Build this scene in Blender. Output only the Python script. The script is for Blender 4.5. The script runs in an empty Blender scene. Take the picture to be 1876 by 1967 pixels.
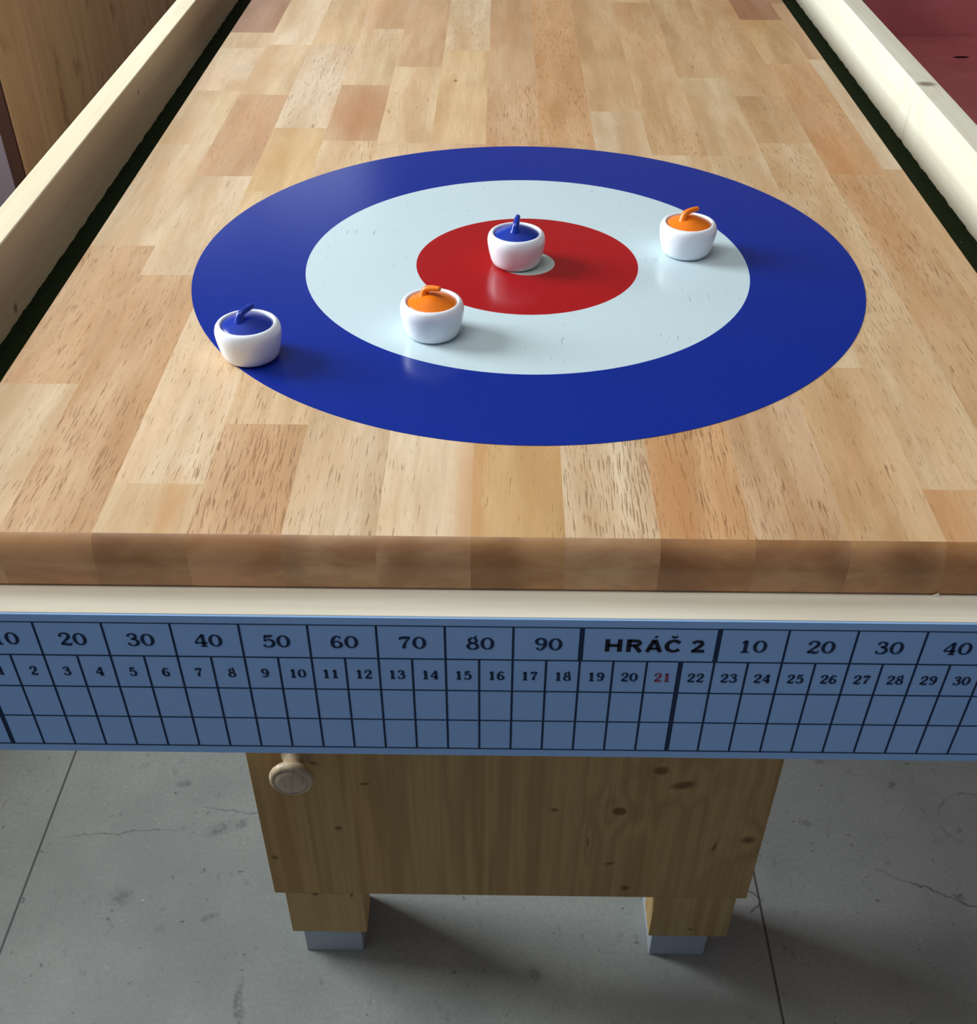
import bpy, bmesh, math, random
from mathutils import Vector, Matrix
random.seed(7)
PI = math.pi
H = 0.85                      # height of the playing surface above the floor
S = bpy.context.scene
C = S.collection

# ------------------------------------------------------------------ helpers
def srgb(r, g, b):
    f = lambda c: (c/255/12.92) if c/255 <= .04045 else ((c/255+.055)/1.055)**2.4
    return (f(r), f(g), f(b), 1.0)

def obj(name, bm, mat=None, parent=None, smooth=False, bevel=0, seg=2):
    me = bpy.data.meshes.new(name)
    bm.to_mesh(me); bm.free()
    o = bpy.data.objects.new(name, me); C.objects.link(o)
    if mat: me.materials.append(mat)
    if smooth:
        for p in me.polygons: p.use_smooth = True
    if parent: o.parent = parent
    if bevel:
        m = o.modifiers.new('bevel', 'BEVEL'); m.width = bevel; m.segments = seg
        m.limit_method = 'ANGLE'; m.angle_limit = math.radians(35)
        for p in me.polygons: p.use_smooth = True
        w = o.modifiers.new('wn', 'WEIGHTED_NORMAL'); w.keep_sharp = True
    return o

def tag(o, label=None, cat=None, group=None, kind=None):
    for k, v in (('label', label), ('category', cat), ('group', group), ('kind', kind)):
        if v: o[k] = v
    return o

def empty(name, loc=(0, 0, 0), rz=0):
    o = bpy.data.objects.new(name, None); C.objects.link(o)
    o.location = loc; o.rotation_euler = (0, 0, rz); o.empty_display_size = .05
    return o

def box(bm, x0, x1, y0, y1, z0, z1):
    v = [bm.verts.new((x, y, z)) for x in (x0, x1) for y in (y0, y1) for z in (z0, z1)]
    for f in ((0, 1, 3, 2), (4, 6, 7, 5), (0, 4, 5, 1), (2, 3, 7, 6), (0, 2, 6, 4), (1, 5, 7, 3)):
        bm.faces.new([v[i] for i in f])

def bxo(name, b, mat, parent=None, bevel=0, seg=2):
    bm = bmesh.new(); box(bm, *b); bmesh.ops.recalc_face_normals(bm, faces=bm.faces)
    return obj(name, bm, mat, parent, bevel=bevel, seg=seg)

def lathe(bm, prof, n=64, axis='Z', c=(0, 0, 0)):
    rings = []
    for r, h in prof:
        if r < 1e-6:
            p = [(0, 0, h)]
        else:
            p = [(r*math.cos(2*PI*i/n), r*math.sin(2*PI*i/n), h) for i in range(n)]
        if axis == '-Y': p = [(x, -z, y) for x, y, z in p]
        rings.append([bm.verts.new((x+c[0], y+c[1], z+c[2])) for x, y, z in p])
    for a, b in zip(rings, rings[1:]):
        for i in range(n):
            j = (i+1) % n
            if len(a) == 1 and len(b) == 1: continue
            if len(a) == 1: bm.faces.new((a[0], b[j], b[i]))
            elif len(b) == 1: bm.faces.new((a[i], a[j], b[0]))
            else: bm.faces.new((a[i], a[j], b[j], b[i]))
    bmesh.ops.recalc_face_normals(bm, faces=bm.faces)

def catmull(pts, n=8):
    if len(pts) < 3:
        return [tuple(pts[0][k]+(pts[1][k]-pts[0][k])*i/2 for k in range(len(pts[0]))) for i in range(3)]
    out = []
    P = [pts[0]]+list(pts)+[pts[-1]]
    for i in range(1, len(P)-2):
        for j in range(n):
            t = j/n; a, b, c, d = P[i-1], P[i], P[i+1], P[i+2]
            out.append(tuple(.5*((2*b[k])+(-a[k]+c[k])*t+(2*a[k]-5*b[k]+4*c[k]-d[k])*t*t+(-a[k]+3*b[k]-3*c[k]+d[k])*t**3) for k in range(len(b))))
    out.append(tuple(pts[-1]))
    return out

# ------------------------------------------------------------------ node helper
class N:
    def __init__(s, name):
        s.m = bpy.data.materials.new(name); s.m.use_nodes = True
        s.t = s.m.node_tree; s.t.nodes.clear()
        s.out = s.t.nodes.new('ShaderNodeOutputMaterial')
        s.b = s.t.nodes.new('ShaderNodeBsdfPrincipled')
        s.t.links.new(s.b.outputs[0], s.out.inputs[0])
        s.co = s.t.nodes.new('ShaderNodeTexCoord').outputs['Object']
    def n(s, k, **kw):
        x = s.t.nodes.new(k)
        for a, b in kw.items(): setattr(x, a, b)
        return x
    def put(s, sock, v):
        if hasattr(v, 'is_output'): s.t.links.new(v, sock)
        elif v is not None: sock.default_value = v
    def math(s, op, a, b=None, c=None, clamp=False):
        x = s.n('ShaderNodeMath', operation=op, use_clamp=clamp)
        s.put(x.inputs[0], a); s.put(x.inputs[1], b)
        if c is not None: s.put(x.inputs[2], c)
        return x.outputs[0]
    def vec(s, op, a, b=None):
        x = s.n('ShaderNodeVectorMath', operation=op)
        s.put(x.inputs[0], a)
        if b is not None: s.put(x.inputs[1], b)
        return x.outputs['Value'] if op in ('LENGTH', 'DOT_PRODUCT', 'DISTANCE') else x.outputs[0]
    def mul(s, v, xyz): return s.vec('MULTIPLY', v, xyz)
    def add(s, v, w): return s.vec('ADD', v, w)
    def sep(s, v):
        x = s.n('ShaderNodeSeparateXYZ'); s.put(x.inputs[0], v); return x.outputs
    def comb(s, a, b, c):
        x = s.n('ShaderNodeCombineXYZ')
        for i, v in enumerate((a, b, c)): s.put(x.inputs[i], v)
        return x.outputs[0]
    def noise(s, v, scale=1., detail=3., rough=.5, dist=0., color=False):
        x = s.n('ShaderNodeTexNoise'); s.put(x.inputs['Vector'], v)
        x.inputs['Scale'].default_value = scale; x.inputs['Detail'].default_value = detail
        x.inputs['Roughness'].default_value = rough; x.inputs['Distortion'].default_value = dist
        return x.outputs['Color' if color else 'Fac']
    def ss(s, v, lo, hi, a=0., b=1.):
        x = s.n('ShaderNodeMapRange', interpolation_type='SMOOTHSTEP')
        s.put(x.inputs[0], v)
        for i, q in enumerate((lo, hi, a, b)): s.put(x.inputs[i+1], q)
        return x.outputs[0]
    def mix(s, f, a, b, mode='MIX'):
        x = s.n('ShaderNodeMix', data_type='RGBA', blend_type=mode)
        s.put(x.inputs[0], f); s.put(x.inputs[6], a); s.put(x.inputs[7], b)
        return x.outputs[2]
    def attr(s, name): return s.n('ShaderNodeAttribute', attribute_name=name).outputs
    def bump(s, h, strength=.2, dist=.001):
        x = s.n('ShaderNodeBump'); x.inputs['Strength'].default_value = strength
        x.inputs['Distance'].default_value = dist; s.put(x.inputs['Height'], h)
        s.t.links.new(x.outputs[0], s.b.inputs['Normal'])
    def spot(s, uvec, c, r, rot=0, soft=.5):
        """1 inside an ellipse of radii r around c in the plane of uvec, 0 outside"""
        d = s.vec('SUBTRACT', uvec, (c[0], c[1], 0))
        m = s.n('ShaderNodeVectorRotate', rotation_type='Z_AXIS')
        s.put(m.inputs['Vector'], d); m.inputs['Angle'].default_value = -rot
        d = s.mul(m.outputs[0], (1/r[0], 1/r[1], 0))
        return s.ss(s.vec('LENGTH', d), 1-soft, 1+soft, 1., 0.)
    def spots(s, uvec, lst):
        f = None
        for a in lst:
            q = s.spot(uvec, *a); f = q if f is None else s.math('MAXIMUM', f, q)
        return f
    def fin(s, col=None, rough=.5, spec=.5, **kw):
        if col is not None: s.put(s.b.inputs['Base Color'], col)
        s.put(s.b.inputs['Roughness'], rough); s.b.inputs['Specular IOR Level'].default_value = spec
        for k, v in kw.items(): s.put(s.b.inputs[k], v)
        return s.m

def plain(name, col, rough=.5, spec=.5, **kw):
    return N(name).fin(col, rough, spec, **kw)

# ------------------------------------------------------------------ wood
def rubberwood(name, end_grain=False):
    k = N(name)
    tint = k.attr('tint')['Color']; off = k.attr('shift')['Vector']
    p = k.add(k.co, off)
    warp = k.noise(k.mul(p, (9, 3, 9)), 1, 2, .5, color=True)
    warp = k.mul(k.vec('SUBTRACT', warp, (.5, .5, .5)), (.016, .03, .016))
    q = k.add(p, warp)
    if end_grain:
        tint = k.mix(.5, tint, srgb(204, 150, 98))
        r = k.noise(k.mul(q, (18, 3, 40)), 1, 3, .6, .4)
        big = k.noise(k.mul(p, (9, 1, 6)), 1, 2, .5)
        col = k.mix(k.ss(r, .35, .65), k.mix(1., tint, (.72, .56, .42, 1), 'MULTIPLY'), k.mix(1., tint, (.98, .88, .78, 1), 'MULTIPLY'))
        col = k.mix(k.ss(big, .5, .66, 0, .5), col, srgb(110, 64, 32))
        k.bump(r, .1, .0005)
        return k.fin(col, .30, .5)
    broad = k.noise(k.mul(q, (24, 3.0, 10)), 1, 4, .6)
    fine = k.noise(k.mul(q, (330, 16, 60)), 1, 3, .6)
    fine2 = k.noise(k.mul(q, (130, 9, 60)), 1, 2, .5)
    col = k.mix(k.ss(broad, .28, .72, .0, 1.), k.mix(1., tint, (.78, .66, .53, 1), 'MULTIPLY'), k.mix(1., tint, (1.12, 1.14, 1.17, 1), 'MULTIPLY'))
    col = k.mix(k.ss(fine, .35, .75, 0, .30), col, k.mix(1., tint, (.70, .60, .50, 1), 'MULTIPLY'))
    col = k.mix(k.ss(fine2, .48, .75, 0, .26), col, k.mix(1., tint, (.74, .62, .50, 1), 'MULTIPLY'))
    # open pores: short dark dashes along the grain, denser in some lamellas
    q2 = k.add(q, k.mul(k.vec('SUBTRACT', k.noise(k.mul(p, (60, 25, 1)), 1, 1, .5, color=True), (.5, .5, .5)), (.004, .0, 0)))
    por = k.noise(k.mul(q2, (1000, 44, 1)), 1, 2, .55)
    dens = k.attr('pores')['Fac']
    cl = k.noise(k.mul(p, (20, 6, 1)), 1, 2, .5)
    thr = k.math('SUBTRACT', .715, k.math('MULTIPLY', dens, .11))
    thr = k.math('SUBTRACT', thr, k.math('MULTIPLY', k.math('SUBTRACT', cl, .5), .22))
    pf = k.ss(k.math('SUBTRACT', por, thr), 0, .05, 0, .68)
    hue = k.noise(k.mul(p, (30, 5, 1)), 1, 3, .55)
    col = k.mix(k.ss(hue, .42, .70, 0, .30), col, k.mix(1., tint, (1.06, .84, .68, 1), 'MULTIPLY'))
    hue2 = k.noise(k.add(k.mul(p, (22, 7, 1)), (7, 3, 0)), 1, 3, .55)
    col = k.mix(k.ss(hue2, .5, .72, 0, .35), col, k.mix(1., tint, (1.10, 1.14, 1.24, 1), 'MULTIPLY'))
    col = k.mix(pf, col, k.mix(1., tint, (.36, .25, .17, 1), 'MULTIPLY'))
    # faint hair pores everywhere
    hp = k.noise(k.mul(q2, (1500, 70, 1)), 1, 2, .5)
    col = k.mix(k.ss(hp, .60, .68, 0, .26), col, k.mix(1., tint, (.52, .40, .30, 1), 'MULTIPLY'))
    # knots and heartwood streaks seen on this table
    xy = k.co
    st = k.spots(k.add(xy, k.mul(k.vec('SUBTRACT', k.noise(k.mul(xy, (30, 12, 1)), 1, 2, .5, color=True), (.5, .5, .5)), (.02, .02, 0))), [
        ((.268, -.02), (.009, .085), -.06, .8),
        ((.337, .13), (.012, .20), 0, .9), ((.33, .86), (.022, .10), 0, .3),
        ((-.236, -.375), (.008, .034), 0, .8), ((-.042, -.36), (.010, .10), 0, .8),
        ((.09, -.35), (.012, .07), 0, .9), ((-.19, .40), (.026, .09), 0, .5)])
    col = k.mix(k.math('MULTIPLY', st, .55), col, k.mix(1., tint, (.80, .52, .32, 1), 'MULTIPLY'))
    kn = k.spots(xy, [((-.081, .52), (.002, .004), 0, .8), ((.262, .052), (.0022, .006), 0, .9), ((.272, -.055), (.0018, .005), 0, .9),
                      ])
    col = k.mix(k.math('MULTIPLY', kn, .7), col, srgb(70, 40, 22))
    k.bump(k.math('MULTIPLY', pf, -1.), .15, .0004)
    rg = k.ss(k.noise(k.mul(k.co, (14, 8, 8)), 1, 2, .5), .3, .7, .36, .46)
    return k.fin(col, rg, .5)

def pine(name, axis, base, dark, knots=(), plane='XZ', freq=1., lines=.5, rough=.5, spec=.4, flow=7., off=(0, 0, 0), grey=None):
    """axis: direction of the grain 0/1/2; knots: (centre, radii, rotation, softness) in the given plane"""
    k = N(name)
    p = k.add(k.co, off)
    s1 = [9*freq]*3; s1[axis] = .45*freq
    s2 = [260.]*3; s2[axis] = 6.
    x, y, z = k.sep(k.co)
    uv = {'XZ': (x, z), 'XY': (x, y), 'YZ': (y, z)}[plane]
    uv = k.comb(uv[0], uv[1], 0.)
    field = k.noise(k.mul(p, tuple(s1)), 1, 2, .45)
    field = k.math('MULTIPLY', field, flow)
    if knots:
        wide = k.spots(uv, [(c, (r[0]*4.5, r[1]*4.5), a, .9) for c, r, a, so in knots if max(r) > .005])
        if wide is not None:
            field = k.math('ADD', field, k.math('MULTIPLY', wide, .9))
    fr = k.math('FRACT', field)
    tri = k.math('ABSOLUTE', k.math('SUBTRACT', fr, .5))
    ln = k.ss(tri, .0, .42, lines, 0.)
    ln = k.math('MULTIPLY', ln, k.ss(k.noise(k.mul(p, tuple(s1)), .6, 2, .5), .3, .7, .35, 1.))
    fib = k.noise(k.mul(p, tuple(s2)), 1, 3, .6)
    col = k.mix(ln, base, dark)
    col = k.mix(k.ss(fib, .35, .75, 0, .22), col, dark)
    tone = k.noise(k.mul(p, tuple(v*.6 for v in s1)), 1, 2, .5)
    col = k.mix(k.ss(tone, .45, .8, 0, .25), col, k.mix(1., base, (1., .80, .66, 1), 'MULTIPLY'))
    if grey: col = k.mix(k.ss(k.noise(k.mul(p, (7, 7, 7)), 1, 3, .5), .5, .75, 0, .4), col, grey)
    if knots:
        kn = k.spots(uv, knots)
        col = k.mix(k.math('MULTIPLY', kn, .72), col, srgb(96, 58, 30))
    k.bump(fib, .06, .0005)
    return k.fin(col, rough, spec)

M = {}
M['worktop'] = rubberwood('rubberwood_lamellas')
M['endgrain'] = rubberwood('rubberwood_end_grain', True)
PB, PD = srgb(226, 205, 160), srgb(176, 138, 88)
M['rail_l'] = pine('pine_rail', 1, srgb(230, 220, 192), srgb(196, 170, 130), knots=[((-.045, .825), (.004, .0035), .4, .8), ((.425, .862), (.0025, .0025), 0, .8)], plane='YZ', lines=.30)
M['rail_r'] = pine('pine_rail_right', 1, srgb(232, 228, 208), srgb(200, 176, 142), knots=[((.464, .42), (.010, .008), 0, .55), ((.466, .19), (.004, .004), 0, .6)], plane='XY', lines=.25)
M['apron'] = pine('pine_apron', 0, srgb(244, 240, 222), srgb(204, 182, 150), lines=.5, freq=1.3, flow=8)
M['board'] = pine('pine_underboard', 0, PB, PD)
PK = [((.1541, .3622), (.0075, .0065), .2, .45), ((.1802, .3386), (.0125, .0060), .25, .5), ((.1154, .2926), (.0078, .0068), 0, .3),
      ((.2654, .2436), (.0075, .0060), .3, .6), ((.1336, .1474), (.0045, .0045), 0, .7), ((-.1992, .2566), (.0038, .0032), 0, .5),
      ((-.278, .2001), (.0035, .0035), 0, .7), ((-.1643, .3349), (.0050, .0020), .2, .8), ((.0839, .2362), (.0010, .0095), 0, .4),
      ((.2285, .2293), (.0016, .0085), -.15, .4), ((.0433, .294), (.0035, .0030), 0, .9), ((.1113, .1959), (.0050, .0022), .2, .9),
      ((-.2174, .3683), (.0050, .0022), -.3, .8)]
M['end_panel'] = pine('pine_end_panel', 2, srgb(200, 166, 112), srgb(138, 98, 54), knots=PK, plane='XZ', lines=.42, freq=2.4, flow=6, off=(.37, .1, .23), spec=.15, rough=.65)
M['cladding'] = pine('pine_post', 2, srgb(204, 172, 118), srgb(146, 106, 60), knots=[((.1956, .1326), (.003, .003), 0, .5), ((.2221, .0603), (.003, .0018), 0, .5), ((-.2379, .1266), (.0035, .0028), 0, .5), ((-.1945, .1265), (.0015, .006), 0, .5)], plane='XZ', lines=.35, freq=1.8, off=(.7, .3, .9), spec=.15, rough=.65)
k = N('white_painted_post')
M['post'] = k.fin(k.mix(k.ss(k.noise(k.mul(k.co, (20, 20, 20)), 1, 3, .6), .4, .8, 0, .25), srgb(176, 186, 194), srgb(150, 160, 168)), .45, .4)
k = N('turned_oak_knob')
fib = k.noise(k.mul(k.co, (420, 60, 30)), 1, 2, .5)
M['knob'] = k.fin(k.mix(k.ss(fib, .5, .72, 0, .45), srgb(206, 184, 152), srgb(128, 98, 70)), .42, .5)

k = N('green_felt')
fz = k.noise(k.mul(k.co, (900, 900, 900)), 1, 2, .7)
fz2 = k.noise(k.mul(k.co, (120, 60, 120)), 1, 3, .6)
col = k.mix(k.ss(fz, .3, .75), srgb(14, 22, 8), srgb(38, 50, 22))
col = k.mix(k.ss(fz2, .68, .76, 0, .35), col, srgb(120, 120, 95))
k.bump(fz, .8, .002)
M['felt'] = k.fin(col, .95, .1)

def paint(name, col, scratch, amt, rough=.26, sp=.42):
    k = N(name)
    w = k.add(k.co, k.mul(k.vec('SUBTRACT', k.noise(k.mul(k.co, (25, 25, 1)), 1, 2, .5, color=True), (.5, .5, .5)), (.003, .003, 0)))
    sc = k.noise(k.mul(w, (480, 55, 1)), 1, 2, .5)
    cl = k.noise(k.mul(k.co, (22, 22, 1)), 1, 2, .5)
    f = k.math('MULTIPLY', k.ss(sc, .66, .72, 0, amt), k.ss(cl, .5, .68))
    c = k.mix(f, col, scratch)
    gr = k.noise(k.mul(k.co, (260, 30, 1)), 1, 3, .6)
    k.bump(gr, .03, .0003)
    return k.fin(c, rough, sp)
M['blue'] = paint('blue_paint', srgb(2, 38, 142), srgb(60, 90, 170), .15, .19)
M['white'] = paint('white_paint', srgb(200, 218, 224), srgb(120, 120, 105), .55, .19)
M['red'] = paint('red_paint', srgb(166, 14, 20), srgb(130, 20, 20), .3, .19)
M['dot'] = paint('white_dot_paint', srgb(190, 206, 200), srgb(120, 120, 105), .1, .19)

M['stone'] = plain('white_plastic', srgb(238, 242, 250), .22, .5, **{'Subsurface Weight': .12, 'Subsurface Scale': .004, 'Subsurface Radius': (1, 1, 1)})
M['cap_blue'] = plain('blue_plastic', srgb(14, 48, 156), .26, .5)
M['cap_orange'] = plain('orange_plastic', srgb(240, 122, 14), .28, .5)

k = N('scoreboard_sheet')
M['sheet'] = k.fin(k.mix(k.ss(k.noise(k.mul(k.co, (6, 6, 6)), 1, 3, .5), .35, .7, 0, .35), srgb(150, 190, 240), srgb(140, 176, 226)), .42, .4)
M['ink'] = plain('navy_print', srgb(14, 40, 78), .5, .3)
M['ink_black'] = plain('black_print', srgb(8, 14, 34), .5, .3)
M['ink_red'] = plain('red_print', srgb(150, 60, 92), .5, .3)

# ------------------------------------------------------------------ floor
k = N('grey_floor_tiles')
x, y, z = k.sep(k.co)
wv = k.mul(k.vec('SUBTRACT', k.noise(k.mul(k.co, (40, 40, 1)), 1, 3, .6, color=True), (.5, .5, .5)), (.02, .02, 0))
wxy = k.add(k.co, wv)
mott = k.noise(k.co, 3.2, 4, .6)
fine = k.noise(k.co, 170, 4, .7)
col = k.mix(k.ss(mott, .3, .7), srgb(142, 146, 143), srgb(164, 167, 163))
col = k.mix(k.ss(fine, .35, .7, .22, 0), col, srgb(104, 108, 104))
sp = k.noise(k.mul(wxy, (75, 75, 1)), 1, 2, .5)
col = k.mix(k.ss(sp, .70, .74, 0, .6), col, srgb(66, 68, 66))
sp2 = k.noise(k.mul(k.co, (60, 26, 1)), 1, 5, .75)
col = k.mix(k.ss(sp2, .58, .70, 0, .38), col, srgb(88, 92, 90))
wh = k.noise(k.add(k.mul(k.co, (150, 150, 1)), (9, 4, 0)), 1, 1, .5)
col = k.mix(k.ss(wh, .78, .81, 0, .7), col, srgb(222, 226, 224))
marks = k.spots(wxy, [((-.335, -.245), (.006, .034), .12, .35), ((-.478, .10), (.010, .006), .3, .5), ((-.41, .02), (.016, .010), .4, .8),
                      ((-.52, -.095), (.012, .012), .4, .8), ((-.395, -.12), (.012, .004), .4, .7), ((.56, .115), (.008, .007), .9, .4),
                      ((.60, -.075), (.007, .005), -.5, .5), ((.42, .045), (.009, .005), -.3, .6), ((.46, .16), (.012, .005), -.7, .7),
                      ((.635, .035), (.005, .004), 0, .5), ((.03, -.20), (.006, .012), 0, .6), ((-.38, .03), (.010, .006), .5, .8)])
col = k.mix(k.math('MULTIPLY', k.math('MULTIPLY', marks, k.ss(k.noise(k.co, 160, 3, .6), .35, .6, .25, 1.)), .5), col, srgb(62, 66, 64))
# faint ring stain and a crack
cd = k.vec('LENGTH', k.mul(k.vec('SUBTRACT', wxy, (.665, .05, 0)), (1, 1.05, 0)))
ring = k.ss(k.math('ABSOLUTE', k.math('SUBTRACT', cd, .052)), .0006, .0025, .5, 0)
ring = k.math('MULTIPLY', ring, k.ss(k.noise(k.co, 26, 2, .5), .42, .55))
col = k.mix(ring, col, srgb(90, 94, 92))
def crack(a, b, w, amt):
    global col
    ax, ay = a; bx_, by_ = b; L = math.hypot(bx_-ax, by_-ay)
    col = k.mix(k.math('MULTIPLY', k.spot(wxy, ((ax+bx_)/2, (ay+by_)/2), (L/2, w), math.atan2(by_-ay, bx_-ax), .4), amt), col, srgb(58, 54, 50))
crack((.49, -.03), (.86, -.21), .0016, .6); crack((.285, -.045), (.335, -.085), .0016, .7); crack((.335, -.085), (.315, -.105), .0014, .7)
crack((.125, -.035), (.14, -.085), .0014, .6); crack((-.63, .005), (-.46, .02), .0012, .45); crack((-.44, .06), (-.33, .045), .0014, .4)
# joints of the one metre sheets
fx = k.math('ABSOLUTE', k.math('SUBTRACT', k.math('FRACT', k.math('ADD', k.math('DIVIDE', k.math('ADD', x, .6535), .986), .5)), .5))
fy = k.math('ABSOLUTE', k.math('SUBTRACT', k.math('FRACT', k.math('ADD', k.math('DIVIDE', k.math('SUBTRACT', y, .48), .986), .5)), .5))
jt = k.math('MAXIMUM', k.ss(fx, .0010, .0020, 1, 0), k.ss(fy, .0010, .0020, 1, 0))
col = k.mix(k.math('MULTIPLY', jt, .8), col, srgb(44, 40, 38))
k.bump(k.math('ADD', k.math('MULTIPLY', jt, -1.), k.math('MULTIPLY', fine, .3)), .3, .002)
M['floor'] = k.fin(col, .42, .45)

def wallmat(name, c, rough=.8):
    k = N(name)
    n = k.noise(k.co, 3, 5, .6); f = k.noise(k.co, 90, 3, .6)
    k.bump(f, .2, .002)
    return k.fin(k.mix(k.ss(n, .3, .7, 0, .2), c, k.mix(1., c, (.8, .8, .8, 1), 'MULTIPLY')), rough, .3)
M['wall'] = wallmat('cream_plaster', srgb(206, 200, 190))
M['wall_red'] = wallmat('dark_red_wall', srgb(120, 52, 48), .6)
M['ceiling'] = wallmat('ceiling_plaster', srgb(200, 202, 200))
M['frame'] = plain('white_window_frame', srgb(225, 225, 220), .4)

# plywood
k = N('brown_plywood')
p = k.co
fl = k.math('FRACT', k.math('MULTIPLY', k.noise(k.mul(p, (3, 5, .9)), 1, 2, .5, .3), 7.))
ln = k.ss(k.math('ABSOLUTE', k.math('SUBTRACT', fl, .5)), 0, .4, .35, 0)
fb = k.noise(k.mul(p, (160, 160, 7)), 1, 3, .6)
bl = k.noise(k.mul(p, (14, 14, 10)), 1, 4, .6)
col = k.mix(ln, srgb(204, 166, 126), srgb(170, 128, 92))
col = k.mix(k.ss(fb, .4, .8, 0, .3), col, srgb(112, 70, 40))
col = k.mix(k.ss(bl, .56, .70, 0, .6), col, srgb(110, 70, 42))
M['ply'] = k.fin(col, .5, .4)
M['ply_shade'] = plain('plywood_edge_shade', srgb(70, 44, 34), .7, .2)  # edge colour darkened to stand for shade along the sheet's near edge
k = N('red_painted_board')
n = k.noise(k.mul(k.co, (6, 6, 6)), 1, 4, .6)
M['bench'] = k.fin(k.mix(k.ss(n, .35, .7, 0, .4), srgb(216, 126, 130), srgb(190, 104, 108)), k.ss(n, .3, .7, .28, .42), .5)
M['slot'] = plain('dark_slot', srgb(30, 6, 8), .8, .1)

# ------------------------------------------------------------------ the table
table = tag(empty('curling_table'), 'long pine table curling game with painted target rings and a scoring strip in front', 'game table')
YF, YE = -.3957, 2.10
XL, XR = -.3973, .3952
SW = .0594
# lamellas: column -> [(joint y upper end), tint, pores], listed from the front edge to the back
tn = dict(pale=(222, 196, 156), white=(226, 206, 176), tan=(204, 164, 116), gold=(210, 172, 112), orange=(204, 150, 98),
          pink=(208, 168, 130), brown=(188, 146, 108), red=(140, 90, 66), yel=(218, 186, 136))
cols = {
 0: [(-.215, 'white', .7), (.03, 'pink', .8), (.29, 'white', .3), (.473, 'pale', .2), (.65, 'white', .5), (.725, 'pale', .3), (1.02, 'red', .1)],
 1: [(-.03, 'pink', 1.), (.20, 'white', .6), (.46, 'brown', .5), (.668, 'pale', .2), (1.0, 'white', 0.)],
 2: [(-.342, 'pale', .5), (.03, 'white', .9), (.16, 'yel', .4), (.345, 'gold', .1), (.668, 'white', .9), (.98, 'yel', .2)],
 3: [(-.268, 'pink', 1.1), (.306, 'pale', .8), (.50, 'brown', .3), (.748, 'pale', .6), (1.1, 'pink', .2)],
 4: [(-.10, 'white', 1.), (.30, 'pale', .8), (.575, 'pale', .5), (.93, 'pink', .4)],
 5: [(-.12, 'white', .5), (.30, 'pink', .6), (.65, 'yel', .2), (.95, 'white', .8)],
 6: [(-.15, 'gold', .6), (.504, 'pink', 1.), (1.03, 'brown', .1)],
 7: [(-.20, 'white', 1.3), (.30, 'tan', .8), (.98, 'orange', 1.)],
 8: [(-.20, 'orange', 1.), (.41, 'white', .2), (.96, 'tan', .2)],
 9: [(-.08, 'pink', 1.), (.27, 'pale', .7), (.90, 'tan', .6)],
 10: [(-.18, 'tan', .7), (.27, 'pale', .5), (.54, 'pale', .4), (1.0, 'tan', .7)],
 11: [(-.34, 'orange', .6), (.31, 'pale', 1.), (.47, 'tan', .7), (.88, 'tan', .6)],
 12: [(-.34, 'tan', .8), (.22, 'tan', 1.), (.60, 'orange', .8), (.81, 'gold', .5), (1.02, 'red', .3)],
 13: [(-.173, 'white', .5), (.235, 'tan', .6), (.62, 'white', .4), (.9, 'pink', .2)],
}
names = list(tn)
bm = bmesh.new()
lt = bm.loops.layers.float_color.new('tint')
fp = bm.faces.layers.float.new('pores')
fs = bm.faces.layers.float_vector.new('shift')
prof = [(YF, 0), (YF-.0030, -.0022), (YF-.0058, -.0058), (YF-.0077, -.0105), (YF-.0086, -.0160), (YF-.0086, -.0345), (YF-.0072, -.0368), (YF-.0050, -.0374)]
T = .0374
def mkface(vs, tint, por, sh, mi=0):
    f = bm.faces.new([bm.verts.new((a, b, c+H)) for a, b, c in vs])
    f[fp] = por; f[fs] = sh; f.material_index = mi
    for l in f.loops: l[lt] = tint
    return f
for ci in range(14):
    x0 = XL+SW*ci; x1 = min(XR, x0+SW)
    lst = list(cols[ci])
    yy = lst[-1][0]
    while yy < YE:
        yy = min(YE, yy+random.uniform(.25, .5)); lst.append((yy, random.choice(names), random.random()))
    y0 = YF; first = True
    for y1, nm, por in lst:
        mean = (208, 180, 145); c = srgb(*[m_+(v_-m_)*.50 for v_, m_ in zip(tn[nm], mean)]); j = random.uniform(.96, 1.04); c = (c[0]*j, c[1]*j, c[2]*j, 1)
        sh = (random.uniform(-5, 5), random.uniform(-5, 5), random.uniform(-5, 5))
        mkface([(x0, y0, 0), (x1, y0, 0), (x1, y1, 0), (x0, y1, 0)], c, por, sh)
        mkface([(x0, y0, -T), (x0, y1, -T), (x1, y1, -T), (x1, y0, -T)], c, por, sh)
        if first:
            for (a, b), (a2, b2) in zip(prof, prof[1:]):
                mkface([(x0, a2, b2), (x1, a2, b2), (x1, a, b), (x0, a, b)], c, por, sh, 1)
        for cc, xx in ((0, XL), (13, XR)):
            if ci == cc:
                q = [(xx, y0, -T), (xx, y0, 0), (xx, y1, 0), (xx, y1, -T)]
                mkface(q if cc else q[::-1], c, por, sh)
                if first:
                    mkface([(xx, a, b) for a, b in prof]+[(xx, y0, -T)], c, por, sh, 1)
        if y1 >= YE:
            mkface([(x0, YE, -T), (x0, YE, 0), (x1, YE, 0), (x1, YE, -T)], c, por, sh, 1)
        y0 = y1; first = False
bmesh.ops.remove_doubles(bm, verts=bm.verts, dist=1e-5)
bmesh.ops.recalc_face_normals(bm, faces=bm.faces)
wt = obj('worktop', bm, M['worktop'], table)
wt.data.materials.append(M['endgrain'])
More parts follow.
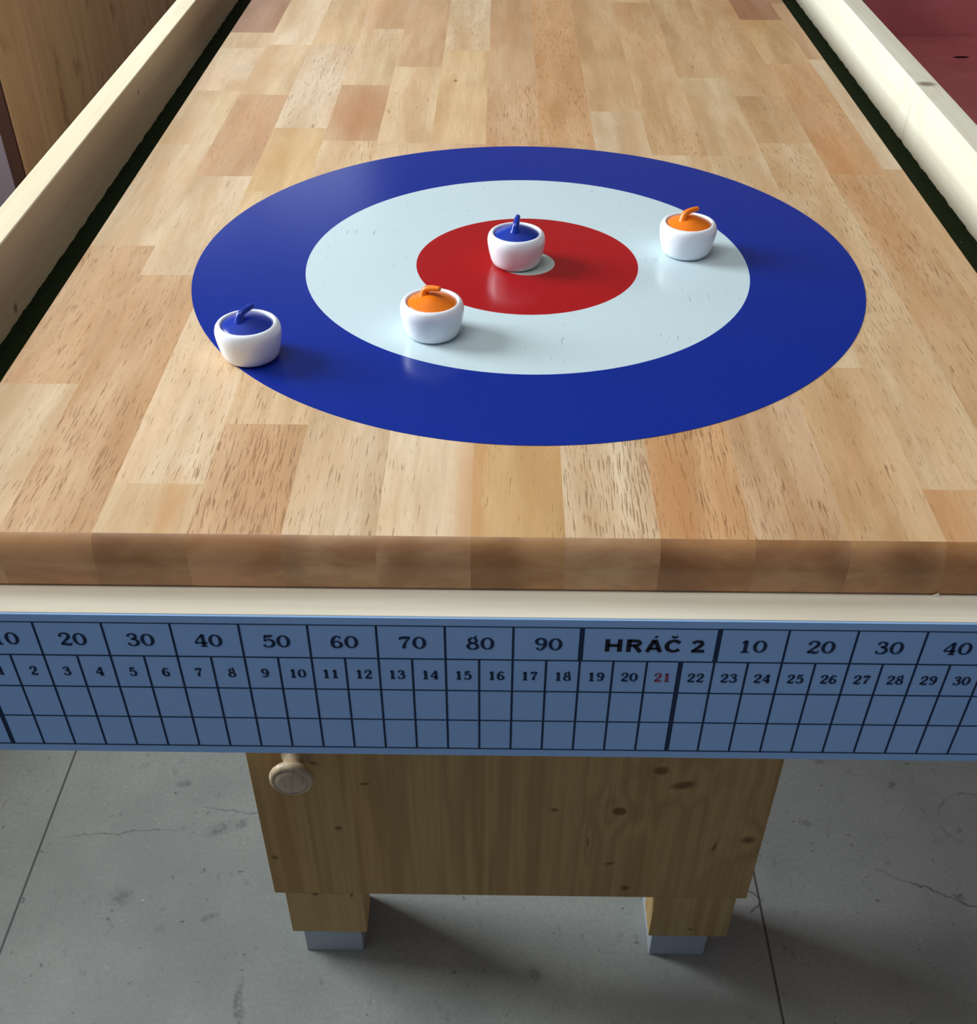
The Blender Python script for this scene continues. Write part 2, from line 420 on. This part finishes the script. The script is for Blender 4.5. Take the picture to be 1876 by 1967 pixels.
# smooth only the rounded nose
for pl in wt.data.polygons: pl.use_smooth = (pl.material_index == 1 and pl.normal.y < .99 and abs(pl.normal.x) < .5)
for e in wt.data.edges:
    if all(abs(wt.data.vertices[i].co.y-YF) < 1e-4 and wt.data.vertices[i].co.z > H-1e-4 for i in e.vertices): e.use_edge_sharp = True
wt['label'] = 'glossy worktop glued from rubberwood lamellas'

def annulus(name, r0, r1, mat, label, z=0.):
    bm = bmesh.new(); n = 192; h = .0003
    def ring(r, zz): return [bm.verts.new((r*math.cos(2*PI*i/n), r*math.sin(2*PI*i/n), H+zz)) for i in range(n)]
    to = ring(r1, z+h); bo = ring(r1, z-.0002)
    if r0 > 0: ti = ring(r0, z+h)
    for i in range(n):
        j = (i+1) % n
        bm.faces.new((bo[i], bo[j], to[j], to[i]))
        if r0 > 0: bm.faces.new((to[i], to[j], ti[j], ti[i]))
    if r0 <= 0: bm.faces.new(to)
    bmesh.ops.recalc_face_normals(bm, faces=bm.faces)
    o = obj(name, bm, mat, wt); o['label'] = label
RB, RW, RR, RD = .2925, .1953, .0983, .0245
annulus('target_ring', RW, RB, M['blue'], 'blue painted outer ring')
annulus('target_ring', RR, RW, M['white'], 'white painted middle ring')
annulus('target_circle', RD, RR, M['red'], 'red painted inner circle')
annulus('target_dot', 0, RD, M['dot'], 'white painted centre dot')

# underboard, felt, rails, apron
YP = -.4306
bxo('underboard', (-.448, .4515, YF-.0025, YE, H-.058, H-.0379), M['board'], table)
for s in (-1, 1):
    bm = bmesh.new(); ny = 400
    xi, xo = (XL+.004, -.4476) if s < 0 else (XR-.004, .4512)
    rows = []
    for i in range(ny+1):
        yv = YF+.002+(YE-YF-.003)*i/ny
        rr = [bm.verts.new((xi+(xo-xi)*t, yv, H-.0376+hh)) for t, hh in ((0, 0), (.5, .0008+random.uniform(0, .0006)), (.9, .0012+random.uniform(0, .001)), (1, .0030+random.uniform(0, .0008)+.0006*math.sin(i*.9)*math.sin(i*.23)))]
        rows.append(rr)
    for a, b in zip(rows, rows[1:]):
        for q in range(3): bm.faces.new((a[q], a[q+1], b[q+1], b[q]))
    bmesh.ops.recalc_face_normals(bm, faces=bm.faces)
    obj('felt_strip', bm, M['felt'], table)
    x0, x1 = (-.4755, -.4480) if s < 0 else (.4515, .4795)
    r = bxo('side_rail', (x0, x1, YF-.0025, YE+.03, H-.1665, H+.030), M['rail_l'] if s < 0 else M['rail_r'], table, bevel=.0015)
bxo('end_rail', (-.448, .4515, YE+.002, YE+.03, H-.1665, H+.030), M['apron'], table, bevel=.0015)
ap = bxo('front_apron', (-.4755, .4795, YP+.0016, YF-.0028, H-.1655, H-.0374), M['apron'], table, bevel=.0006)
# small torn splinters standing up from the apron's back edge
for cx, w, h in ((.2575, .006, .0035), (.2050, .004, .0010)):
    bm = bmesh.new()
    v = [bm.verts.new(q) for q in ((cx-w*.8, YF-.0090, H-.0376), (cx+w*.2, YF-.0090, H-.0376), (cx+w*.1, YF-.0094, H-.0374+h), (cx-w*.8, YF-.0102, H-.0376), (cx+w*.2, YF-.0102, H-.0376))]
    for f in ((0, 1, 2), (3, 2, 4), (0, 2, 3), (1, 4, 2), (0, 3, 4, 1)): bm.faces.new([v[i] for i in f])
    bmesh.ops.recalc_face_normals(bm, faces=bm.faces)
    obj('splinter', bm, M['apron'], ap)

# scoring strip
X0, CW, RH, Z0 = -.3606, .02170, .02878, H-.0443
SY = YP
sb = bxo('score_strip', (-.4745, .4785, SY, SY+.0015, H-.1668, H-.0380), M['sheet'], table)
sb['label'] = 'pale blue printed scoring strip with a number grid'
def quad(bm, x0, x1, z0, z1, y):
    bm.faces.new([bm.verts.new(q) for q in ((x0, y, z0), (x1, y, z0), (x1, y, z1), (x0, y, z1))])
bm = bmesh.new(); yy = SY-.00015
SL, SR = -5, 38
for kx in range(5):
    w = .0011 if kx else .0008
    zc = Z0-RH*kx; quad(bm, X0+CW*SL, X0+CW*SR, zc-w/2, zc+w/2, yy)
for sx in range(SL, SR+1):
    xc = X0+CW*sx; th = .0015
    if sx in (0, 18, 22) and sx != 0: quad(bm, xc-.0016, xc+.0016, Z0-RH, Z0, yy-.00002); quad(bm, xc-th/2, xc+th/2, Z0-RH*4, Z0-RH, yy-.00001)
    elif sx in (0, 21): quad(bm, xc-.0016, xc+.0016, Z0-RH*4, Z0-(RH if sx == 21 else 0), yy-.00002)
    elif sx > 0 and sx % 2 == 0 and sx != 20: quad(bm, xc-th/2, xc+th/2, Z0-RH*4, Z0, yy-.00001)
    elif sx > 0: quad(bm, xc-th/2, xc+th/2, Z0-RH*4, Z0-RH, yy-.00001)
    else: quad(bm, xc-th/2, xc+th/2, Z0-RH*4, Z0-(RH if sx > -5 else 0), yy-.00001)
obj('printed_grid', bm, M['ink'], sb)

def ell(cx, cy, rx, ry, t0, t1, wmin=.07, wmax=.18, n=28):
    return ('raw', [(cx+rx*math.cos(t), cy+ry*math.sin(t), wmin+(wmax-wmin)*abs(math.cos(t))**1.5) for t in [t0+(t1-t0)*i/n for i in range(n+1)]])
six = [[(.62, .80, .15), (.56, .90, .09), (.42, .96, .08), (.24, .80, .15), (.14, .48, .18), (.18, .18, .16), (.40, .04, .09), (.62, .16, .15), (.64, .36, .16), (.46, .54, .08), (.30, .50, .07), (.2, .38, .05)]]
G = {
 '0': [ell(.40, .5, .30, .44, 0, 2*PI, .07, .18)],
 '1': [[(.41, .04, .19), (.41, .98, .19)], [(.17, .80, .07), (.28, .84, .09), (.40, .95, .08)], [(.17, .04, .08), (.65, .04, .08)]],
 '2': [[(.16, .68, .17), (.15, .80, .13), (.25, .93, .09), (.42, .97, .09), (.62, .86, .16), (.62, .66, .17), (.45, .44, .13), (.24, .24, .10), (.10, .08, .08)],
       [(.10, .08, .13), (.34, .10, .16), (.55, .05, .14), (.70, .10, .08), (.72, .24, .06)]],
 '3': [[(.15, .76, .17), (.22, .92, .09), (.40, .97, .08), (.58, .86, .15), (.56, .66, .15), (.30, .55, .07)],
       [(.30, .55, .07), (.56, .50, .12), (.68, .30, .17), (.56, .10, .13), (.38, .04, .08), (.18, .08, .09), (.11, .24, .16)]],
 '4': [[(.52, .98, .08), (.28, .66, .09), (.05, .33, .08)], [(.05, .30, .10), (.76, .30, .10)], [(.54, .04, .18), (.54, .98, .18)], [(.34, .035, .07), (.74, .035, .07)]],
 '5': [[(.20, .90, .18), (.45, .90, .16), (.66, .97, .09)], [(.19, .95, .08), (.16, .50, .08)],
       [(.16, .50, .07), (.36, .62, .09), (.60, .55, .14), (.68, .32, .18), (.56, .11, .14), (.38, .04, .08), (.18, .08, .09), (.11, .22, .15)]],
 '6': six, '9': [[(.80-a, 1-b, w) for a, b, w in six[0]]],
 '7': [[(.12, .72, .07), (.16, .88, .14), (.40, .90, .17), (.70, .93, .10)], [(.70, .92, .08), (.50, .62, .10), (.38, .32, .16), (.34, .05, .20)]],
 '8': [ell(.40, .74, .21, .21, 0, 2*PI, .07, .15), ell(.40, .27, .28, .23, 0, 2*PI, .07, .17), [(.50, .94, .08), (.62, 1.13, .07)]],
 'H': [[(.15, 0, .27), (.15, 1, .27)], [(.85, 0, .27), (.85, 1, .27)], [(.15, .5, .22), (.85, .5, .22)]],
 'R': [[(.15, 0, .27), (.15, 1, .27)], ('raw', [(.15, .89, .22), (.55, .89, .22), (.70, .85, .23), (.78, .72, .25), (.70, .58, .23), (.55, .52, .20), (.15, .52, .20)]), [(.48, .50, .24), (.84, 0, .27)]],
 'A': [[(.14, 0, .24), (.50, .98, .26)], [(.90, 0, .24), (.54, .98, .26)], [(.25, .28, .17), (.80, .28, .17)]],
 'C': [ell(.52, .5, .39, .42, .62, 2*PI-.62, .19, .27)],
}
G['Á'] = G['A']+[[(.50, 1.14, .10), (.64, 1.30, .14)]]
G['Č'] = G['C']+[[(.36, 1.30, .12), (.52, 1.14, .13)], [(.68, 1.30, .12), (.52, 1.14, .13)]]
G['d'] = [('raw', [(.12, .72, .24), (.18, .84, .20), (.36, .90, .20), (.58, .86, .23), (.64, .70, .24), (.50, .48, .22), (.30, .28, .20), (.16, .12, .14)]), [(.05, .11, .22), (.80, .11, .22)]]
def glyph(bm, ch, ox, oz, sx, sz, y, bold=1.):
    for st in G[ch]:
        pts = st[1] if st[0] == 'raw' else catmull(st)
        pts = [(a*sx, b*sz, w*bold*(sx+sz)*.5) for a, b, w in pts]
        L = []
        for i, (a, b, w) in enumerate(pts):
            p0 = pts[max(0, i-1)]; p1 = pts[min(len(pts)-1, i+1)]
            dx, dz = p1[0]-p0[0], p1[1]-p0[1]; d = math.hypot(dx, dz) or 1
            nx, nz = -dz/d*w/2, dx/d*w/2
            L.append((bm.verts.new((ox+a+nx, y, oz+b+nz)), bm.verts.new((ox+a-nx, y, oz+b-nz))))
        for (a, b), (c, d) in zip(L, L[1:]):
            bm.faces.new((a, b, d, c))
def word(bm, s, xc, zc, sx, sz, adv, y=None, bold=1.):
    tot = adv*(len(s)-1)+.8*sx; x0 = xc-tot/2
    for i, ch in enumerate(s): glyph(bm, ch, x0+adv*i, zc-sz/2, sx, sz, SY-.0003 if y is None else y, bold)
for i in range(13):
    s0 = 2*i if i < 9 else 22+2*(i-9)
    bm = bmesh.new()
    word(bm, str(10*(i+1 if i < 9 else i-8)), X0+CW*(s0+1)+.0006, Z0-RH*.5, .0110, .0108, .0093, bold=1.2)
    obj('printed_number', bm, M['ink'], sb)
for i in range(30):
    bm = bmesh.new()
    word(bm, str(i+1), X0+CW*(i+.5)+(.0004 if i > 8 else .0008), Z0-RH*1.5, .0066, .0078, .0058, bold=1.4)
    o = obj('printed_number', bm, M['ink_red' if i == 20 else 'ink'], sb)
    if i == 20: o['label'] = 'red printed number 21'
bm = bmesh.new()
xs = X0+CW*18+.0150
for ch, adv in (('H', .0136), ('R', .0120), ('Á', .0124), ('Č', .0168), ('d', .012)):
    glyph(bm, ch, xs, Z0-RH*.5-.0058, .0112, .0108, SY-.0003, 1.); xs += adv
obj('printed_heading', bm, M['ink_black'], sb)['label'] = 'bold black heading HRÁČ 2'

# end frames: panel, posts and feet
def end_frame(y, sgn):
    """sgn -1: outer face towards -y"""
    ya, yb = (y, y+.018) if sgn < 0 else (y-.018, y)
    pn = bxo('end_panel', (-.287, .2815, ya, yb, H-.7215, H-.1665), M['end_panel'], table, bevel=.0008)
    for x0, x1, f0, f1 in ((-.2745, -.1812, -.261, -.1885), (.1716, .2695, .1765, .2465)):
        def yr(a, b): return (y+a, y+b) if sgn < 0 else (y-b, y-a)
        lg = empty('leg', (0, 0, 0)); lg.parent = table
        a, b = yr(.0002, .047); c1 = bxo('timber_cladding', (x0, x1, a, b, H-.8050, H-.7217), M['cladding'], lg, bevel=.0008)
        a, b = yr(.0185, .047); bxo('timber_batten', (x0, x1, a, b, H-.7217, H-.1665), M['cladding'], lg, bevel=.0008)
        a, b = yr(.0015, .084); c2 = bxo('white_foot', (f0, f1, a, b, 0, H-.8045), M['post'], lg, bevel=.0012)
        a, b = yr(.047, .084); bxo('white_post', (f0, f1, a, b, H-.8045, H-.1665), M['post'], lg)
    return pn
pn = end_frame(-.1705, -1)
end_frame(1.75, 1)
bxo('cross_beam', (-.45, .45, -.1525, -.1125, H-.1665, H-.058), M['board'], table)
bxo('cross_beam', (-.45, .45, 1.69, 1.73, H-.1665, H-.058), M['board'], table)
bm = bmesh.new()
lathe(bm, [(0, -.002), (.0150, -.002), (.0162, .0), (.0165, .003), (.0150, .006), (.0122, .0105), (.0112, .0165), (.0120, .0215), (.0160, .0255), (.0205, .0285),
           (.0228, .0320), (.0232, .0345), (.0222, .0375), (.0200, .0392), (.0182, .0396), (.0176, .0384), (.0170, .0392), (.0158, .0402), (.011, .0415), (.005, .0422), (0, .0424)], 64, '-Y', (-.233, -.1705, H-.4665))
kb = obj('knob', bm, M['knob'], pn, smooth=True)
kb['label'] = 'turned wooden knob'

# ------------------------------------------------------------------ curling stones
def make_stone(capmat, loc, rz):
    r = empty('curling_stone', (loc[0], loc[1], H+.0006), rz)
    bm = bmesh.new()
    lathe(bm, [(0, .0), (.0165, .0), (.0188, .0004), (.0206, .0016), (.0222, .0048), (.0234, .0095), (.0244, .0140), (.0250, .0178), (.0253, .0210), (.0251, .0235), (.0244, .0258),
               (.0232, .0274), (.0218, .0281), (.0206, .0280), (.0200, .0274), (.0198, .0264), (.0197, .0252), (.010, .0250), (0, .0250)], 96)
    obj('body', bm, M['stone'], r, smooth=True)
    bm = bmesh.new()
    lathe(bm, [(0, .0252), (.0190, .0252), (.01950, .0258), (.0194, .0267), (.0186, .0273), (.0155, .0285), (.0115, .0302), (.0075, .0318), (.0035, .0330), (0, .0333)], 96)
    cap = obj('cap', bm, capmat, r, smooth=True)
    # goose-neck handle
    path = catmull([(-.0060, 0, .0285, .0068), (-.0062, 0, .0305, .0050), (-.0060, 0, .0335, .0036), (-.0048, 0, .0362, .0030), (-.0015, 0, .0378, .0026), (.0030, 0, .0386, .0024), (.0072, 0, .0390, .0021)], 6)
    bm = bmesh.new(); n = 20; rings = []
    for i, (x, y, z, rad) in enumerate(path):
        a = Vector(path[max(0, i-1)][:3]); b = Vector(path[min(len(path)-1, i+1)][:3])
        t = (b-a).normalized(); s_ = Vector((0, 1, 0)); u = t.cross(s_)
        rings.append([bm.verts.new(Vector((x, y, z))+s_*math.cos(2*PI*q/n)*rad*1.05+u*math.sin(2*PI*q/n)*rad*.9) for q in range(n)])
    for a, b in zip(rings, rings[1:]):
        for q in range(n): bm.faces.new((a[q], a[(q+1) % n], b[(q+1) % n], b[q]))
    tip = bm.verts.new(Vector(path[-1][:3])+Vector((.0014, 0, .0002)))
    for q in range(n): bm.faces.new((rings[-1][q], rings[-1][(q+1) % n], tip))
    bm.faces.new(rings[0])
    bmesh.ops.recalc_face_normals(bm, faces=bm.faces)
    obj('handle', bm, capmat, cap, smooth=True)
    return r
def copy_stone(src, loc, rz):
    r = src.copy(); C.objects.link(r); r.location = (loc[0], loc[1], H+.0006); r.rotation_euler = (0, 0, rz)
    for ch in src.children:
        c = ch.copy(); C.objects.link(c); c.parent = r
        for g in ch.children:
            d = g.copy(); C.objects.link(d); d.parent = c
    return r
R_ = math.radians
b1 = make_stone(M['cap_blue'], (-.216, -.171), R_(48))
o1 = make_stone(M['cap_orange'], (-.0775, -.1315), R_(-24))
bpy.context.view_layer.update()
b2 = copy_stone(b1, (-.0100, -.0001), R_(82))
o2 = copy_stone(o1, (.1435, .0254), R_(22))
for o, l in ((b1, 'white curling stone with blue cap on the left edge of the outer blue ring'), (b2, 'white curling stone with blue cap on the red circle at the centre'),
             (o1, 'white curling stone with orange cap on the near left of the white ring'), (o2, 'white curling stone with orange cap on the right side of the white ring')):
    tag(o, l, 'curling stone', 'curling stones on the target')

WX0, WX1, WY0, WY1, WZ = -2.4, 3.3, -2.6, 5.2, 3.3
# ------------------------------------------------------------------ things beside the table
ps = tag(empty('plywood_screen', (-.8, .886, 0)), 'upright brown plywood sheet standing on the floor left of the table', 'plywood sheet')
bxo('panel', (-.022, 0, .006, 1.6, 0, 1.02), M['ply'], ps, bevel=.003)
bxo('edge_shade_strip', (-.024, -.003, 0, .006, 0, 1.02), M['ply_shade'], ps)  # dark strip holds the shade beside the sheet in its colour
for yy_ in (.25, 1.35): bxo('support_foot', (-.20, -.022, yy_, yy_+.03, 0, .12), M['ply_shade'], ps)
lc = tag(empty('floor_shade_cupboard', (WX0+.55, -.1, 0)), 'unseen low grey cupboard added to shade the floor left of the table', 'cupboard')  # out of view, added to keep window light off the left floor
bxo('body', (-.54, .63, -1.5, 1.2, 0, .80), plain('cupboard_paint', srgb(140, 130, 126), .6, .3), lc, bevel=.004)
for i_ in range(3): bxo('door', (.632, .65, -1.49+.9*i_, -.61+.9*i_, .05, .78), plain('cupboard_door', srgb(150, 140, 134), .6, .3), lc, bevel=.003)
gc = tag(empty('dim_floor_cabinet', (-1.45, 1.80, 0)), 'mauve grey cabinet added behind the plywood sheet in place of dim floor', 'cabinet')  # added block whose dark paint replaces the dim floor back there
bxo('body', (-.45, .50, -.28, .30, 0, .86), plain('mauve_grey_paint', srgb(112, 101, 108), .6, .3), gc, bevel=.004)
bxo('door', (-.44, .49, -.30, -.282, .04, .85), plain('mauve_grey_door', srgb(112, 101, 108), .6, .3), gc, bevel=.003)
bn = tag(empty('red_bench', (1.60, 1.80, 0)), 'dark red painted bench with a backrest standing right of the table', 'bench')
bxo('seat', (-.72, .9, -.5, .5, H-.85+.42, H-.40), M['bench'], bn, bevel=.004)
bxo('backrest', (-.675, .9, .502, .54, .42, 1.0), M['bench'], bn, bevel=.004)
for lx in (-.60, .75):
    for ly in (-.45, .40): bxo('leg', (lx, lx+.05, ly, ly+.05, 0, .42), M['bench'], bn)
bm = bmesh.new()
n = 24; vs = []
for i in range(n):
    t = 2*PI*i/n; vs.append(bm.verts.new((-.463+.021*math.cos(t), .308+.007*math.sin(t)+.002*math.cos(t), H-.3995)))
bm.faces.new(vs)
obj('slot', bm, M['slot'], bn)

# ------------------------------------------------------------------ room
def struct(o): o['kind'] = 'structure'; return o
WX0, WX1, WY0, WY1, WZ = -2.4, 3.3, -2.6, 5.2, 3.3
struct(bxo('floor', (WX0-.1, WX1+.1, WY0, WY1+.1, -.1, 0), M['floor']))
struct(bxo('ceiling', (WX0-.1, WX1+.1, WY0, WY1+.1, WZ, WZ+.1), M['ceiling']))
struct(bxo('wall_right', (WX1, WX1+.1, WY0, WY1, 0, WZ), M['wall_red']))
bm = bmesh.new()
BX0, BX1, BZ0, BZ1 = -2.1, -.7, 1.5, 3.0
box(bm, WX0, BX0, WY1, WY1+.1, 0, WZ); box(bm, BX1, WX1, WY1, WY1+.1, 0, WZ)
box(bm, BX0, BX1, WY1, WY1+.1, 0, BZ0); box(bm, BX0, BX1, WY1, WY1+.1, BZ1, WZ)
bmesh.ops.recalc_face_normals(bm, faces=bm.faces)
struct(obj('wall_back', bm, M['wall']))
bm = bmesh.new()
for a in ((BX0, BX0+.05, BZ0, BZ1), (BX1-.05, BX1, BZ0, BZ1), (BX0+.05, BX1-.05, BZ0, BZ0+.05), (BX0+.05, BX1-.05, BZ1-.05, BZ1), ((BX0+BX1)/2-.03, (BX0+BX1)/2+.03, BZ0+.05, BZ1-.05)):
    box(bm, a[0], a[1], WY1+.02, WY1+.08, a[2], a[3])
bmesh.ops.recalc_face_normals(bm, faces=bm.faces)
struct(obj('glare_window', bm, M['frame']))  # unseen window added so its reflection pales the worktop's left side
# left wall with a window opening
W = dict(y0=.0, y1=1.25, z0=1.05, z1=2.75)
bm = bmesh.new()
box(bm, WX0-.1, WX0, WY0, W['y0'], 0, WZ); box(bm, WX0-.1, WX0, W['y1'], WY1, 0, WZ)
box(bm, WX0-.1, WX0, W['y0'], W['y1'], 0, W['z0']); box(bm, WX0-.1, WX0, W['y0'], W['y1'], W['z1'], WZ)
bmesh.ops.recalc_face_normals(bm, faces=bm.faces)
struct(obj('wall_left', bm, M['wall']))
bm = bmesh.new()
t = .05
for a in ((W['y0'], W['y0']+t, W['z0'], W['z1']), (W['y1']-t, W['y1'], W['z0'], W['z1']), (W['y0']+t, W['y1']-t, W['z0'], W['z0']+t), (W['y0']+t, W['y1']-t, W['z1']-t, W['z1']),
          ((W['y0']+W['y1'])/2-.03, (W['y0']+W['y1'])/2+.03, W['z0']+t, W['z1']-t)):
    box(bm, WX0-.08, WX0-.02, *a)
bmesh.ops.recalc_face_normals(bm, faces=bm.faces)
struct(obj('window_1', bm, M['frame']))

def area(name, loc, target, sx, sy, power, col):
    l = bpy.data.lights.new(name, 'AREA'); l.shape = 'RECTANGLE'; l.size = sx; l.size_y = sy; l.energy = power; l.color = col
    o = bpy.data.objects.new(name, l); C.objects.link(o); o.location = loc
    d = Vector(target)-Vector(loc); o.rotation_euler = d.to_track_quat('-Z', 'Y').to_euler()
    return o
# daylight entering through the window opening
area('window_daylight', (WX0-.12, (W['y0']+W['y1'])/2, (W['z0']+W['z1'])/2), (0, (W['y0']+W['y1'])/2, .9), 1.2, 1.6, 165, (.90, .97, 1.0))
area('window_daylight', ((BX0+BX1)/2, WY1+.12, (BZ0+BZ1)/2), ((BX0+BX1)/2, 0, (BZ0+BZ1)/2), 1.4, 1.5, 7, (.90, .97, 1.0))  # added light in the back opening, for the glare on the worktop
# overhead fill added to brighten the front ledge
area('overhead_fill', (-.8, -.9, WZ-.05), (-.8, -.9, 0), 2.0, 1.2, 30, (.97, .97, .95))

w = bpy.data.worlds.new('sky'); S.world = w; w.use_nodes = True
bg = w.node_tree.nodes['Background']; bg.inputs[0].default_value = (.55, .72, 1.0, 1); bg.inputs[1].default_value = .20

# ------------------------------------------------------------------ camera
cam = bpy.data.cameras.new('camera'); co = bpy.data.objects.new('camera', cam); C.objects.link(co)
r_ = Vector((0.99992465, 0.01141322, 0.00451925)); u_ = Vector((-0.01097347, 0.66608864, 0.74579187)); f_ = Vector((-0.00550167, 0.74578527, -0.6661637))
m = Matrix((( r_.x, u_.x, -f_.x, -.02540742), (r_.y, u_.y, -f_.y, -.94982504), (r_.z, u_.z, -f_.z, H+.43106337), (0, 0, 0, 1)))
co.matrix_world = m
cam.sensor_fit = 'HORIZONTAL'; cam.sensor_width = 36; cam.lens = 36*2149.7065/1876
cam.shift_y = (1177.574-983.5)/1876
cam.clip_start = .01
S.camera = co
S.view_settings.view_transform = 'Standard'; S.view_settings.look = 'None'; S.view_settings.gamma = 1
S.view_settings.use_curve_mapping = False; S.view_settings.exposure = -0.12
